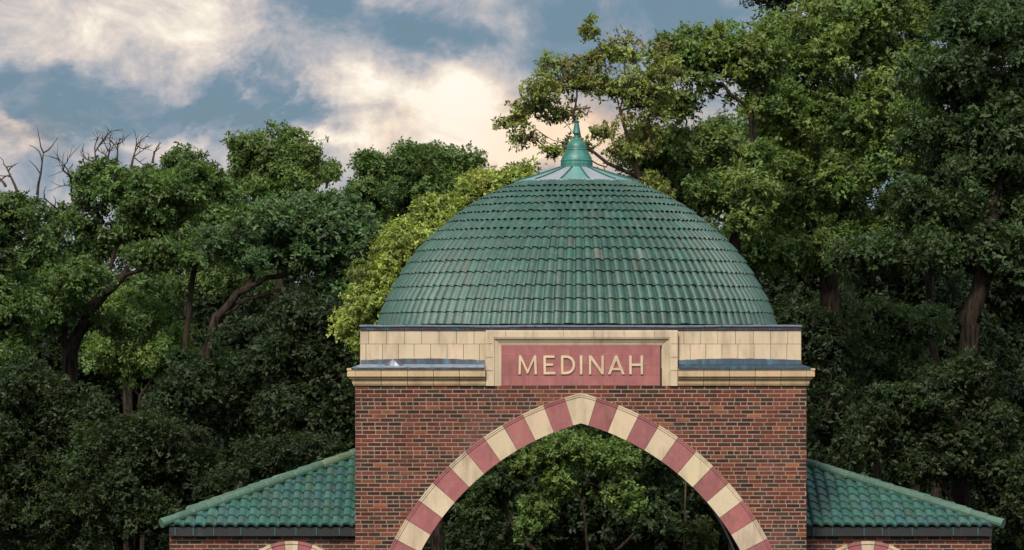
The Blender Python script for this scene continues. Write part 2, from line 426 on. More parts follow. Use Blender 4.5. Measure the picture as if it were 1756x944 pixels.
# frame joints as thin recessed mortar lines standing 2 mm proud
for px in (867, 914, 966, 1018, 1070, 1122):
    x = (px-CX)*U; mb = MB(); mb.box(x-.003, x+.003, -.0545, -.04, PZ(578, 0), PZ(567.5, 0)); mb.build('joint', M_joint, fo)
for py in (590, 613, 636):
    for xx in (XF0+.006, XF1-.114): mb = MB(); mb.box(xx, xx+.108, -.0545, -.04, PZ(py+.35, 0), PZ(py-.35, 0)); mb.build('joint', M_joint, fo)
zp1, zp0 = PZ(592.5, .0), PZ(661.5, .0); xp0, xp1 = (860-CX)*U, (1132-CX)*U
mb = MB(); mb.box(xp0-.01, xp1+.01, .030, .07, zp0-.001, zp1+.01)
pan = mb.build('name_panel', M_joint, ROOT)
mb = MB(); r = random.Random(5)
zz = [zp0, zp0+.17, zp0+.335, zp0+.5, zp1]
for a in range(4):
    x = xp0 - (a % 2)*.2
    while x < xp1:
        nx = x + .45; s, e = max(x, xp0), min(nx-.002, xp1)
        if e-s > .01: mb.box(s, e, .026-r.random()*.002, .034, zz[a], zz[a+1]-.002, jit(RED, .07))
        x = nx
mb.build('red_facing', M_red, pan)
# letters as closed outlines in pixel units of the photograph
def letter(loops, name='letter'):
    cu = bpy.data.curves.new(name, 'CURVE'); cu.dimensions = '2D'; cu.fill_mode = 'BOTH'; cu.extrude = .010
    cu.bevel_depth = .003; cu.bevel_resolution = 1; cu.offset = -.008
    for lp in loops:
        sp = cu.splines.new('POLY'); sp.points.add(len(lp)-1); sp.use_cyclic_u = True
        for q, (px, py) in zip(sp.points, lp): q.co = ((px-CX)*U, PZ(py, 0), 0, 1)
    t_ = bpy.data.objects.new('tmp', cu); COL.objects.link(t_); bpy.context.view_layer.update()
    me = bpy.data.meshes.new_from_object(t_.evaluated_get(bpy.context.evaluated_depsgraph_get())); bpy.data.objects.remove(t_)
    me.name = name; me.transform(__import__('mathutils').Matrix.Translation((0, .013, 0)) @ __import__('mathutils').Matrix.Rotation(math.pi/2, 4, 'X'))
    ca = me.color_attributes.new('tint', 'FLOAT_COLOR', 'POINT')
    ca.data.foreach_set('color', list((*jit(lin(224, 196, 158), .04), 1)) * len(me.vertices))
    me.materials.clear(); me.materials.append(M_cream)
    o = bpy.data.objects.new(name, me); COL.objects.link(o); o.parent = pan
T, Bm = 609.5, 643
letter([[(888.5,Bm),(889.5,T),(894,T),(904.7,634),(915.5,T),(920,T),(921.5,Bm),(916,Bm),(915.2,621),(906.2,641.5),(903.3,641.5),(894.3,621),(893.5,Bm)]])
letter([[(931.5,Bm),(931.5,T),(951.5,T),(951.5,614.8),(936.8,614.8),(936.8,623.3),(949,623.3),(949,628.3),(936.8,628.3),(936.8,637.6),(953,637.6),(953,Bm)]])
def dl(cx0, ra, rz, x0, n_=12): return [(cx0+ra*math.sin(math.pi*i/n_), 626.2-rz*math.cos(math.pi*i/n_)) for i in range(n_+1)]
letter([[(961.5,T)] + dl(971, 16, 16.75, 0) + [(961.5,Bm)], ([(966.8,615)] + dl(971, 10.6, 11.3, 0) + [(966.8,637.5)])[::-1]])
letter([[(994,Bm),(994,T),(999.4,T),(999.4,Bm)]])
letter([[(1009.5,Bm),(1009.5,T),(1014.5,T),(1031,633),(1031,T),(1036,T),(1036,Bm),(1031.3,Bm),(1014.6,619.5),(1014.6,Bm)]])
letter([[(1041.5,Bm),(1054.3,T),(1059,T),(1072.3,Bm),(1066.4,Bm),(1063.2,636),(1050.4,636),(1047.2,Bm)], [(1052.5,631),(1061,631),(1056.7,620)]])
letter([[(1078.5,Bm),(1078.5,T),(1084,T),(1084,623.5),(1098,623.5),(1098,T),(1103.5,T),(1103.5,Bm),(1098,Bm),(1098,628.7),(1084,628.7),(1084,Bm)]])

# flashings
STEEL = lin(50, 58, 68); BLUE = lin(34, 60, 78); PALE = lin(150, 160, 176)
def lower_flash(xa, xb, col, seed, pan_col):
    mb = MB(); r = random.Random(seed); k = 30; A = []; B = []; Cc = []; Dd = []; E = []
    for i in range(k+1):
        t = i/k; x = xa+(xb-xa)*t
        bow = math.sin(math.pi*min(1, max(0, t)))*2.6 + r.uniform(-.4, .4)
        A.append((x, yb-.012-r.uniform(0, .006), PZ(617.8-bow, yb))); B.append((x, yb-.03, PZ(625.0+r.uniform(-.3, .3), yb)))
    ex0 = xa - (.145 if xa < 0 else 0) ; ex1 = xb + (.145 if xb > 0 and xa > 0 else 0)
    for i in range(k+1):
        t = i/k; x = ex0+(ex1-ex0)*t
        Cc.append((x, -.150, PZ(630.6+r.uniform(-.25, .25), -.15))); Dd.append((x, -.152, PZ(633.6, -.15))); E.append((x, -.14, PZ(633.8, -.15)))
    mb.loft([A, B], False, False, col); mb.loft([B, Cc], False, False, pan_col); mb.loft([Cc, Dd, E], False, False, col)
    # end cheeks
    mb.add([A[-1], B[-1], Cc[-1], Dd[-1], (A[-1][0], yb, PZ(633.8, yb))], [(0, 1, 2, 3, 4)], col)
    mb.add([A[0], B[0], Cc[0], Dd[0], (A[0][0], yb, PZ(633.8, yb))], [(4, 3, 2, 1, 0)], col)
    return mb
mb = lower_flash(-HB, (831-CX)*U, STEEL, 3, PALE)
fl = mb.build('lower_flashing', M_flash, ROOT); fl['label'] = 'grey lead flashing with a pale torn piece above the left cornice'
mb = MB(); r = random.Random(9)
pk = [(662, 624), (668, 620), (673, 616.5), (677, 619), (681, 617), (690, 624.5)]
vs = [((px-CX)*U, yb-.06-r.uniform(0, .03), PZ(py, yb)) for px, py in pk] + [((px-CX)*U, -.03-r.uniform(0, .03), PZ(628.6, 0)) for px in (658, 668, 676, 686, 694)]
mb.add(vs, [(0, 6, 7, 1), (1, 7, 2), (2, 7, 8, 3), (3, 8, 9, 4), (4, 9, 10, 5)], lin(96, 98, 106)); mb.build('torn_flashing', M_skirt, fl)
mb = lower_flash((1163-CX)*U, HB, BLUE, 4, lin(40, 66, 80))
fl = mb.build('lower_flashing', M_flash, ROOT); fl['label'] = 'blue stained flashing above the right cornice'
# coping
mb = MB()
zt1 = PZ(559.6, 0)
mb.box(-HB-.004, HB+.004, yb-.03, DEP-yb+.03, zt-.001, zt1-.012, lin(66, 50, 56))  # dark maroon tone also paints in the shade of the recess
cop = mb.build('coping', M_flash, ROOT)
mb = MB(); r = random.Random(2); k = 40; rows = []
xs = [-HB-.02+(2*HB+.04)*i/k for i in range(k+1)]
up = [zt1+r.uniform(-.003, .004)+.004*math.sin(i*.4) for i in range(k+1)]
mb.loft([[(x, yb-.05, z-.016) for x, z in zip(xs, up)], [(x, yb-.055, z) for x, z in zip(xs, up)], [(x, yb+.2, z+.02) for x, z in zip(xs, up)],
         [(x, YC, zt1+.02) for x in xs], [(x, DEP-.03, zt1) for x in xs]], False, False, lin(140, 148, 158))
mb.build('roof_deck', M_flash, cop)

# ------------------------------------------------------------------ dome
UD = (D+YC)/F
sil = [(336, 557), (332.5, 545), (328, 530), (319, 510), (305.5, 487), (296, 470), (285, 453), (272, 436), (256, 417), (239, 401), (221, 386), (201, 369.5), (183, 357), (155, 340), (130, 328.5), (104, 317)]
pz = np.array([EYE+(HOR-b)*UD for a, b in sil]); prr = np.array([a*UD for a, b in sil])
# smooth profile by dense cubic-ish resample
zd = np.linspace(pz[0], pz[-1], 200); rd = np.interp(zd, pz, prr)
ker = np.hanning(19); ker /= ker.sum(); rp = np.pad(rd, 9, mode='reflect', reflect_type='odd'); rd = np.convolve(rp, ker, 'valid')
Rz = lambda z: float(np.interp(z, zd, rd))
ycl = [554.5, 534, 512, 489, 466, 445.5, 426, 408, 391.5, 376, 361.8, 349, 337.5, 328, 319.5, 312.5]
def z_for(py):
    best = min(zd, key=lambda z: abs(HOR-(z-EYE)*F/(D+YC-Rz(z)) - py)); return float(best)
zr = [z_for(p) for p in ycl]; zr[-1] = pz[-1]+.02
cnt = [118]*8 + [114, 110, 104, 98, 92, 84, 76]
G = lin(60, 101, 88)
def tilecol(r):
    q = r.random()
    c = G
    if q < .14: c = lin(56, 96, 84)
    elif q < .28: c = lin(70, 102, 88)
    elif q < .33: c = lin(64, 101, 92)
    elif q < .36: c = lin(78, 98, 84)
    elif q < .40: c = lin(54, 106, 90)
    k = r.uniform(.66, .95)
    return tuple(v*k for v in c)
NS = 9
sh = [-.75, .2, .78, 1.0, .98, .78, .42, .02, -.28, -.40, -.42]; NS = 10; TS = [0, .05, .15, .28, .42, .55, .66, .75, .84, .93, 1]
mb = MB(); rr = random.Random(21)
mb2 = MB()
CX_D = 0.0
for i in range(len(zr)-1):
    z0, z1 = zr[i], zr[i+1]+.025; nn = cnt[i]; 
    for j in range(nn):
        a0 = 2*math.pi*(j/nn); da = 2*math.pi/nn; c = tilecol(rr)
        # a few pale replaced tiles
        frac = ((j+.5)/nn)
        ang = a0+da/2
        if i == 5 and abs(ang - (3*math.pi/2+.105)) < da/2: c = lin(96, 104, 92)
        if i == 5 and abs(ang - (3*math.pi/2+.385)) < da/2: c = lin(98, 118, 106)
        dz = rr.uniform(-.006, .006); tw = rr.uniform(-.002, .002); lft = rr.uniform(0, .007)
        rows = []
        for (t, lift, zz_) in ((0, .034+lft, z0-.012+dz), (.5, .021+lft*.5, (z0+z1)/2), (1, .004, z1)):
            ring = []
            zc_ = min(zz_, pz[-1]+.03); R0 = Rz(zc_)
            dr = (Rz(min(zc_+.02, zd[-1]))-Rz(zc_-.02 if zc_-.02 > zd[0] else zd[0]))/.04
            nr, nz_ = 1/math.hypot(1, dr), -dr/math.hypot(1, dr)
            amp = (.036 if i < 8 else .027)*min(1, R0*da/.17)
            for q in range(NS+1):
                an = a0+da*TS[q]+tw*(1-t); h = lift + amp*sh[q]
                rad = R0+h*nr; ring.append((CX_D+rad*math.cos(an), YC+rad*math.sin(an), zz_+h*nz_))
            rows.append(ring)
        mb.loft(rows, False, False, c)
        # butt edge
        b0 = rows[0]; R0 = Rz(max(z0, zd[0]))
        inn = [(CX_D+(x-CX_D)*(1-.045/R0), YC+(y-YC)*(1-.045/R0), z-.001) for x, y, z in b0]
        mb.loft([inn, b0], False, False, tuple(v*.8 for v in c))
dome = mb.build('dome_roof', M_tile, ROOT, smooth=True)
# dark under layer closing the dome
mb = MB(); k = 96
mb.loft([[((Rz(z)-.022)*math.cos(2*math.pi*q/k), YC+(Rz(z)-.022)*math.sin(2*math.pi*q/k), z) for q in range(k)] for z in np.linspace(zd[0]-.05, zd[-1], 24)], True, False)
mb.build('dome_underlayer', M_dark, dome)
# metal skirt: 14 flat panels with standing seams
zs0, zs1 = zd[-1]+.055, EYE+(HOR-287.5)*UD
r0, r1 = 107*UD, 29*UD; npn = 14; off = math.radians(-90-2.6)+math.pi/npn*0
mb = MB(); rs = random.Random(4)
angs = [off+math.radians(25.714)*(q+.5) for q in range(npn)]
for q in range(npn):
    a, b = angs[q], angs[q]+2*math.pi/npn; c = [lin(150, 198, 190), lin(190, 202, 208), lin(130, 190, 182), lin(192, 204, 208)][rs.randrange(4)]  # pale panel tones put the sky's reflection into the colour
    def pt(rad, an, z): return (rad*math.cos(an), YC+rad*math.sin(an), z)
    rings = []
    for t in (0, .25, .5, .75, 1):
        rad = r0+(r1-r0)*t; z = zs0+(zs1-zs0)*(t**1.12)
        rings.append([pt(rad, a, z), pt(rad, b, z)])
    rings.insert(0, [pt(r0, a, zs0-.03), pt(r0, b, zs0-.03)])
    mb.loft([rg[::-1] for rg in rings][::-1], False, False, c)
sk = mb.build('metal_skirt', M_skirt, ROOT)
for q in range(npn):
    mb = MB(); a = angs[q]
    mb.tube([((r0+.005+(r1-r0)*t)*math.cos(a), YC+(r0+.005+(r1-r0)*t)*math.sin(a), zs0+(zs1-zs0)*(t**1.12)+.008) for t in (0, .25, .5, .75, 1)], .012, 6)
    mb.build('standing_seam', M_seam, sk)
# finial
fp = [(27, 290), (28.4, 288), (28.4, 286), (27.4, 285), (27.6, 281), (27.2, 277.5), (28, 276.8), (28, 275.6), (26.4, 274.6), (25.6, 271), (23.6, 267), (21, 262.5), (18.6, 258.5), (18.6, 257.6),
      (18.9, 256.8), (18.4, 255.6), (17.4, 255), (17, 251), (16, 247.5), (13.5, 244.2), (9.6, 241.6), (6.2, 239.6), (4.7, 237), (4.2, 233), (4.6, 231.4), (5.4, 230.4), (6.6, 229.4), (6.9, 228), (6.4, 226), (5.2, 220), (4.2, 214), (3.6, 211), (5, 209.8), (5.2, 208.8), (2.6, 207.4), (1, 205.5), (.2, 204.8)]
mb = MB(); k = 40
mb.loft([[(a*UD*math.cos(2*math.pi*q/k), YC+a*UD*math.sin(2*math.pi*q/k), EYE+(HOR-b)*UD) for q in range(k)] for a, b in fp], True, True)
mb.build('finial', M_patina, ROOT, smooth=False)

# ------------------------------------------------------------------ side wings
def slope_tiles(mb, E0, ud, vd, nd, L, H, lim, seed, tw=.178, ex=None, nrow=9):
    """tiles on a plane: E0 eave origin, ud along the eave, vd up the slope; lim(v) -> (u0,u1)"""
    r = random.Random(seed); ex = H/nrow
    E0, ud, vd, nd = map(np.array, (E0, ud, vd, nd)); nc = int(L/tw)+2
    for i in range(nrow+1):
        for j in range(-1, nc):
            u0 = j*tw; v0 = i*ex-.0; v1 = v0+ex+.03; lo, hi = lim(v0+ex*.5)
            if u0+tw*.5 < lo-.03 or u0+tw*.5 > hi+.03: continue
            q = r.random(); c = lin(60, 116, 102)
            if q < .2: c = lin(74, 124, 112)
            elif q < .4: c = lin(76, 112, 106)
            elif q < .5: c = lin(62, 112, 112)
            elif q < .56: c = lin(70, 112, 94)
            kk = r.uniform(.62, .90); c = tuple(a*kk for a in c); lf = r.uniform(0, .006)
            rows = []
            for (v, lift) in ((v0-.01+r.uniform(-.005, .005), .034+lf), ((v0+v1)/2, .02), (v1, .004)):
                ring = []
                lo2, hi2 = lim(v)
                for s in range(NS+1):
                    uu = min(max(u0+tw*TS[s], lo2), hi2)
                    ring.append(tuple(E0+ud*uu+vd*v+nd*(lift+.032*sh[s])))
                rows.append(ring)
            mb.loft(rows, False, False, c)
            b0 = rows[0]; inn = [tuple(np.array(p_)-nd*.04) for p_ in b0]
            mb.loft([inn, b0], False, False, tuple(v*.8 for v in c))
YE = 1.0; YW = 1.15
def wing(sgn, eave_px, apex_py, wall_px, arch_px, seed):
    zE = PZ(902, YE); xe = PX(eave_px, YE); xw = PX(wall_px, YW); xr = sgn*(HW+.0)
    rise = PZ(apex_py+5, YE+2.2)-zE; run = 2.45; depth = 2*run
    xa, xb = min(xe, xr), max(xe, xr); Lx = xb-xa
    # wall
    mb = MB(); mb.box(min(xw, xr)+.002, max(xw, xr)-.002, YW, YE+depth-.25, 0, PZ(921, YW))
    wl = mb.build('wing_wall', M_mortar, ROOT)
    cxa = PX(arch_px, YW); Rw = 108*mpp(YW); azw = PZ(928, YW)-Rw
    mb = MB()
    put = lambda mb, s, e, z0, z1, pr, c: mb.box(s, e, YW-pr, YW+.002, z0, z1, c)
    # bricks around the little arch
    def hole(z):
        return math.sqrt(max(0, Rw*Rw-(z-azw)**2))*.97 if z < azw+Rw*.985 else 0
    bb = MB()
    put2 = lambda m2, s, e, z0, z1, pr, c: put(m2, s+cxa, e+cxa, z0, z1, pr, c)
    bricks(bb, min(xw, xr)-cxa, max(xw, xr)-cxa, PZ(1120, YW), PZ(921, YW), put2, hole, seed)
    bb.build('brickwork', M_brick, wl)
    mo = MB()
    put3 = lambda m2, s, e, z0, z1, pr, c: m2.box(min(xw, xw+sgn*pr), max(xw, xw+sgn*pr), s, e, z0, z1, c)
    bricks(mo, YW, YE+depth-.25, PZ(1120, YW), PZ(921, YW), put3, None, seed+1); mo.build('side_brickwork', M_brick, wl)
    # arch stones
    for q in range(-5, 6):
        a0, a1 = math.radians(q*13-6.5), math.radians(q*13+6.5)
        m3 = MB(); pts = []
        k = 5; ga = .004/Rw
        for (ra, rb, yy_) in ((Rw-.30, Rw-.05, YW-.03), (Rw-.05, Rw, YW-.045)):
            ii = [(cxa+ra*math.sin(a0+ga+(a1-a0-2*ga)*t/k), azw+ra*math.cos(a0+ga+(a1-a0-2*ga)*t/k)) for t in range(k+1)]
            oo = [(cxa+rb*math.sin(a0+ga+(a1-a0-2*ga)*t/k), azw+rb*math.cos(a0+ga+(a1-a0-2*ga)*t/k)) for t in range(k+1)]
            poly = ii+oo[::-1]; kk = len(poly); fs = [(t, t+1, kk-2-t, kk-1-t) for t in range(k)] + [(t, t+kk, (t+1) % kk+kk, (t+1) % kk) for t in range(kk)]
            m3.add([(x, yy_, z) for x, z in poly]+[(x, YW+.02, z) for x, z in poly], fs, jit(CREAM if q % 2 == 0 else RED, .05))
        m3.build('voussoir', M_cream if q % 2 == 0 else M_red, wl)
    # fascia / gutter
    mb = MB(); mb.box(min(xw, xr)+.004, max(xw, xr)-.004, YE+.03, YE+depth-.1, PZ(920, YE), zE-.02)
    fa = mb.build('eave_fascia', M_dark, wl)
    r = random.Random(seed); x = xa+.2
    while x < xb-.1:
        mb = MB(); mb.box(x, x+.02, YE+.012, YE+.03, PZ(919, YE), zE-.03); x += r.uniform(.3, .7); mb.build('gutter_bracket', M_seam, wl)
    # front slope
    sl = math.hypot(run, rise); mb = MB()
    if sgn < 0: lim = lambda v: (max(0, Lx*v/sl), Lx)
    else: lim = lambda v: (0, Lx-max(0, Lx*v/sl))
    vd = np.array((0, run, rise))/sl; nd = np.array((0, -rise, run))/sl
    slope_tiles(mb, (xa, YE, zE), (1, 0, 0), vd, nd, Lx, sl, lim, seed)
    # rear slope
    slope_tiles(mb, (xa, YE+depth, zE), (1, 0, 0), (0, -vd[1], vd[2]), (0, -nd[1], nd[2]), Lx, sl, lim, seed+1)
    # end slope
    sl2 = math.hypot(Lx, rise); vd2 = np.array((-sgn*Lx, 0, rise))/sl2; nd2 = np.array((sgn*rise, 0, Lx))/sl2
    slope_tiles(mb, (xe, YE, zE), (0, 1, 0), vd2, nd2, depth, sl2, lambda v: (run*max(0, v)/sl2, depth-run*max(0, v)/sl2), seed+2)
    rf = mb.build('wing_roof', M_tile, wl, smooth=True)
    mb = MB()
    A, B, C_, E_ = (xe, YE, zE), (xe, YE+depth, zE), (xr, YE+run, zE+rise), (xr, YE, zE)
    mb.add([A, B, C_, E_, (xr, YE+depth, zE)], [(0, 3, 2), (1, 2, 4), (0, 2, 1), (0, 1, 4, 3)]); mb.build('roof_deck', M_dark, wl)
    # hip caps: overlapping half-round tiles
    r = random.Random(seed+5)
    for (P0, nm) in ((A, 'hip_ridge'), (B, 'hip_ridge')):
        mb = MB(); p0 = np.array(P0)+np.array((sgn*.02, -.02 if P0 is A else .02, .035)); p1 = np.array(C_)+np.array((0, 0, .05)); k = 14
        for q in range(k):
            a = p0+(p1-p0)*(q/k); b = p0+(p1-p0)*((q+1.12)/k); j = np.array((r.uniform(-.004, .004), 0, r.uniform(-.004, .006)))
            kk = r.uniform(.85, 1.15); c = tuple(v*kk for v in lin(76, 110, 92)) if r.random() > .15 else tuple(v*kk for v in lin(100, 120, 92))
            mb.tube([a+j, a+(b-a)*.04+j, b+j], [.082, .088, .072], 12, True, c)
        mb.build(nm, M_tile, wl, smooth=False)
wing(-1, 279, 773, 291, 500, 31)
wing(1, 1718, 786, 1700, 1488, 57)

# ------------------------------------------------------------------ trees
def leaves_mesh(name, centres, radii, cols, parent, lsize, whorls, k=6, upb=.35, flat=.8, seed=0, width=.5, hue=.12):
    """centres (n,3), radii (n,), cols (n,3): whorls of leaves on the shells of leaf clumps"""
    R = np.random.RandomState(seed)
    nb = len(centres); wn = np.maximum(6, (WM*whorls*radii**2).astype(int)); idx = np.repeat(np.arange(nb), wn); Wn = len(idx)
    d = R.normal(size=(Wn, 3)); d[:, 2] = d[:, 2]+upb; d /= np.linalg.norm(d, axis=1)[:, None]
    rad = radii[idx]*(R.uniform(.35, 1.0, Wn)**.6)*(1+.22*np.sin(d[:, 0]*5+idx)*np.cos(d[:, 2]*4+idx*1.7)+np.abs(R.normal(0, .16, Wn))*(R.uniform(size=Wn) < .5))
    pos = centres[idx]+d*rad[:, None]*np.array((1, 1, flat))
    ax = d*.6+R.normal(0, .5, (Wn, 3))+np.array((0, 0, .45)); ax /= np.linalg.norm(ax, axis=1)[:, None]
    li = np.repeat(np.arange(Wn), k); n_ = len(li); A = ax[li]
    t = R.normal(size=(n_, 3)); t -= (t*A).sum(1)[:, None]*A; t /= np.linalg.norm(t, axis=1)[:, None]
    ld = t+A*R.uniform(-.25, .6, n_)[:, None]; ld /= np.linalg.norm(ld, axis=1)[:, None]
    nm = A+R.normal(0, .35, (n_, 3)); nm -= (nm*ld).sum(1)[:, None]*ld; nm /= np.linalg.norm(nm, axis=1)[:, None]
    sd_ = np.cross(ld, nm); L = lsize*LS*R.uniform(.5, 1.3, n_); Wd = L*width*R.uniform(.8, 1.2, n_)
    p0 = pos[li]+A*R.uniform(-.5, .3, n_)[:, None]*lsize; mid = p0+ld*(L*.55)[:, None]
    v = np.empty((n_, 4, 3), np.float32)
    v[:, 0] = p0; v[:, 1] = mid+sd_*(Wd*.5)[:, None]-nm*(L*.08)[:, None]*-1; v[:, 2] = p0+ld*L[:, None]-nm*(L*.12)[:, None]; v[:, 3] = mid-sd_*(Wd*.5)[:, None]+nm*(L*.08)[:, None]
    me = bpy.data.meshes.new(name); me.vertices.add(n_*4); me.vertices.foreach_set('co', v.ravel())
    b = np.arange(n_, dtype=np.int32)*4
    f = np.stack([b, b+1, b+2, b, b+2, b+3], 1).ravel()
    me.loops.add(n_*6); me.loops.foreach_set('vertex_index', f)
    me.polygons.add(n_*2); me.polygons.foreach_set('loop_start', np.arange(n_*2, dtype=np.int32)*3)
    try: me.polygons.foreach_set('loop_total', np.full(n_*2, 3, np.int32))
    except Exception: pass
    me.update(calc_edges=True)
    c = cols[idx][li]*R.uniform(1-hue*2, 1+hue*2, (n_, 1))*R.uniform(1-hue, 1+hue, (n_, 3))
    cw = R.uniform(.8, 1.25, (Wn, 1))[li]; c = np.clip(c*cw, 0, 1)
    c4 = np.ones((n_, 4, 4), np.float32); c4[:, :, :3] = c[:, None, :]
    ca = me.color_attributes.new('tint', 'FLOAT_COLOR', 'POINT'); ca.data.foreach_set('color', c4.ravel())
    me.materials.append(M_leaf)
    o = bpy.data.objects.new('crown', me); COL.objects.link(o); o.parent = parent
    return n_
TOT = [0]; DM = 7.5; WM = 1.9; BS = .8; LS = .82
def bare(mb, p, d, L, r, depth, R, col):
    pts = [p]; rad = [r]; q = np.array(p, float)
    for i in range(4):
        d = d+R.normal(0, .22, 3); d /= np.linalg.norm(d); q = q+d*L/4; pts.append(q.copy()); rad.append(r*(1-.17*(i+1)))
        if depth > 0 and i > 0:
            for s in range(R.randint(1, 3)):
                d2 = d+R.normal(0, .65, 3); d2[2] += .15; d2 /= np.linalg.norm(d2); bare(mb, q.copy(), d2, L*R.uniform(.45, .65), r*.5, depth-1, R, col)
    mb.tube(pts, rad, 4, False, col)
def tree(name, label, cat, y, ells, col, fork, base_px=None, limbs=(), lsize=.14, dens=1.0, blob=.55, whorls=150, seed=1, trunk_r=.22,
         bark=lin(46, 38, 32), ry=1.6, cv=.22, group=None, dead=(), trunk_bend=.3, upb=.35, width=.5, hue=.10, twigs=3, alt=None, flat=.8, k=6):
    """ells: crown lobes as (px, py, rx, rz[, dy]) measured on the photograph, set at the tree's own distance y"""
    R = np.random.RandomState(seed); m_ = mpp(y)
    fx, fz = PX(fork[0], y), PZ(fork[1], y); bx = PX(base_px if base_px is not None else fork[0], y)
    root = empty(name, (bx, y, 0)); tag(root, label, cat, group)
    off = np.array((bx, y, 0))
    cen = []; rads = []; cols = []
    for e in ells:
        ex, ez = PX(e[0], y), PZ(e[1], y); rx, rz = e[2]*m_*1.08, e[3]*m_*1.05; dy_ = e[4] if len(e) > 4 else 0
        b = min(blob*BS, .7*min(rx, rz)+.08)
        ryy = min(ry, max(rx, rz)*1.1)
        nb = max(4, int(dens*DM*(rx*rz)/(b*b)*(.6+.4*min(2, ryy/b)/2)))
        d = R.normal(size=(nb, 3)); d /= np.linalg.norm(d, axis=1)[:, None]; rr_ = R.uniform(.1, 1.38, nb)**.5
        c = np.array((ex, y+dy_, ez))+d*rr_[:, None]*np.array((max(rx-b*.8, .05), max(ryy-b*.5, .1), max(rz-b*.75, .05)))
        cen.append(c); rads.append(b*R.uniform(.4, 1.25, nb))
        cc = np.array(col)[None]*R.uniform(1-cv, 1+cv, (nb, 1))*R.uniform(.93, 1.07, (nb, 3))
        if alt is not None:
            f = (R.uniform(size=nb) < alt[1])[:, None]; cc = np.where(f, np.array(alt[0])[None]*R.uniform(.85, 1.15, (nb, 1)), cc)
        cols.append(cc)
    cen = np.concatenate(cen); rads = np.concatenate(rads); cols = np.concatenate(cols)
    # skeleton: every clump is joined to the nearest point of the growing tree
    nodes = []; par = []; fixed = {}
    def addn(p, q): nodes.append(np.array(p, float)); par.append(q); return len(nodes)-1
    last = addn((bx, y, -.1), -1)
    for i in range(1, 7):
        t = i/6; s = math.sin(t*math.pi)*trunk_bend
        last = addn((bx+(fx-bx)*t**1.3+s*R.uniform(-.6, .6), y+s*R.uniform(-.5, .5), fz*t), last)
    for lb in limbs:
        p = np.array((PX(lb[0][0], y), y, PZ(lb[0][1], y))); l_ = int(np.argmin([np.linalg.norm(q-p) for q in nodes]))
        yo = 0
        for q in range(len(lb)-1):
            for t in (.34, .67, 1):
                yo += R.uniform(-.08, .05)
                pp = (PX(lb[q][0]+(lb[q+1][0]-lb[q][0])*t, y)+R.uniform(-.04, .04), y-.1+yo, PZ(lb[q][1]+(lb[q+1][1]-lb[q][1])*t, y)+R.uniform(-.04, .04)); l_ = addn(pp, l_)
    order = np.argsort(np.linalg.norm(cen-np.array((fx, y, fz)), axis=1)); tipn = {}
    for b in order:
        p = cen[b]; arr = np.array(nodes); st = 4
        dd = np.linalg.norm(arr[st:]-p, axis=1)+.5*np.maximum(0, arr[st:, 2]-p[2]); a = st+int(np.argmin(dd)); q0 = nodes[a]
        D_ = np.linalg.norm(p-q0); ns = max(2, int(D_/.45)); l_ = a; sag = R.normal(0, .06*D_, 3)
        for i in range(1, ns+1):
            t = i/ns; pp = q0+(p-q0)*t+sag*math.sin(math.pi*t)+(R.normal(0, .025, 3) if i < ns else 0); l_ = addn(pp, l_)
        tipn[b] = l_
    cntn = np.zeros(len(nodes)); 
    for b, l_ in tipn.items():
        q = l_
        while q >= 0: cntn[q] += rads[b]**2; q = par[q]
    for q in range(len(nodes)): cntn[q] = max(cntn[q], .12)
    # limbs given explicitly keep some thickness
    trunk_r *= .62; tr = trunk_r/max(1, cntn[1:7].max())**.6; rn = np.maximum(.008, tr*cntn**.6*.95); rn[:6] = trunk_r*np.array([1.35, 1.15, 1.1, 1.06, 1.03, 1.0])
    kids = [[] for _ in nodes]
    # small sprays of leaves along the thin outer branches
    cand = [q for q in range(7+3*len(limbs), len(nodes)) if rn[q] < .055 and R.uniform() < .33]
    if cand:
        ec = np.array([nodes[q]+R.normal(0, .12, 3) for q in cand]); er = R.uniform(.14, .34, len(cand))*(blob/.5)
        cen2 = np.concatenate([cen, ec]); rads2 = np.concatenate([rads, er]); cols2 = np.concatenate([cols, cols[R.randint(0, len(cols), len(cand))]*R.uniform(.85, 1.15, (len(cand), 1))])
    else: cen2, rads2, cols2 = cen, rads, cols
    TOT[0] += leaves_mesh(name+'_crown', cen2-off, rads2, cols2, root, lsize, whorls, k, upb, flat, seed, width, hue)
    for q, p_ in enumerate(par):
        if p_ >= 0: kids[p_].append(q)
    for i in range(len(nodes)-1, -1, -1):
        if par[i] > 5: rn[par[i]] = max(rn[par[i]], rn[i])
    mb = MB(); bc = tuple(v for v in bark)
    starts = [(0, kids[0][0])] if kids[0] else []
    while starts:
        p_, c_ = starts.pop(); ch = [p_, c_]
        while kids[c_]:
            ks = sorted(kids[c_], key=lambda z: -rn[z]); 
            for o_ in ks[1:]: starts.append((c_, o_))
            c_ = ks[0]; ch.append(c_)
        rr_ = [rn[z] for z in ch]; rr_[0] = min(rr_[0], rr_[1]*1.15)
        mb.tube([nodes[z]-off for z in ch], rr_, 7 if rr_[1] > .06 else 5, True, bc)
    for b in range(len(cen)):
        for s in range(twigs):
            d = R.normal(size=3); d[2] += .3; d /= np.linalg.norm(d); e = cen[b]+d*rads[b]*.85
            mb.tube([cen[b]-off, (cen[b]+e)/2-off+R.normal(0, .03, 3), e-off], [.012, .009, .005], 3, False, bc)
    mb.build('trunk', M_bark, root, smooth=True)
    if dead:
        for (px, py, tx, ty, L) in dead:
            mb = MB(); p = np.array((PX(px, y), y, PZ(py, y))); e = np.array((PX(tx, y), y+R.uniform(-.2, .2), PZ(ty, y)))
            d = e-p; bare(mb, p-off, d/np.linalg.norm(d), np.linalg.norm(d), .035, L, R, lin(92, 78, 66)); mb.build('dead_branch', M_bark, root)
    return root

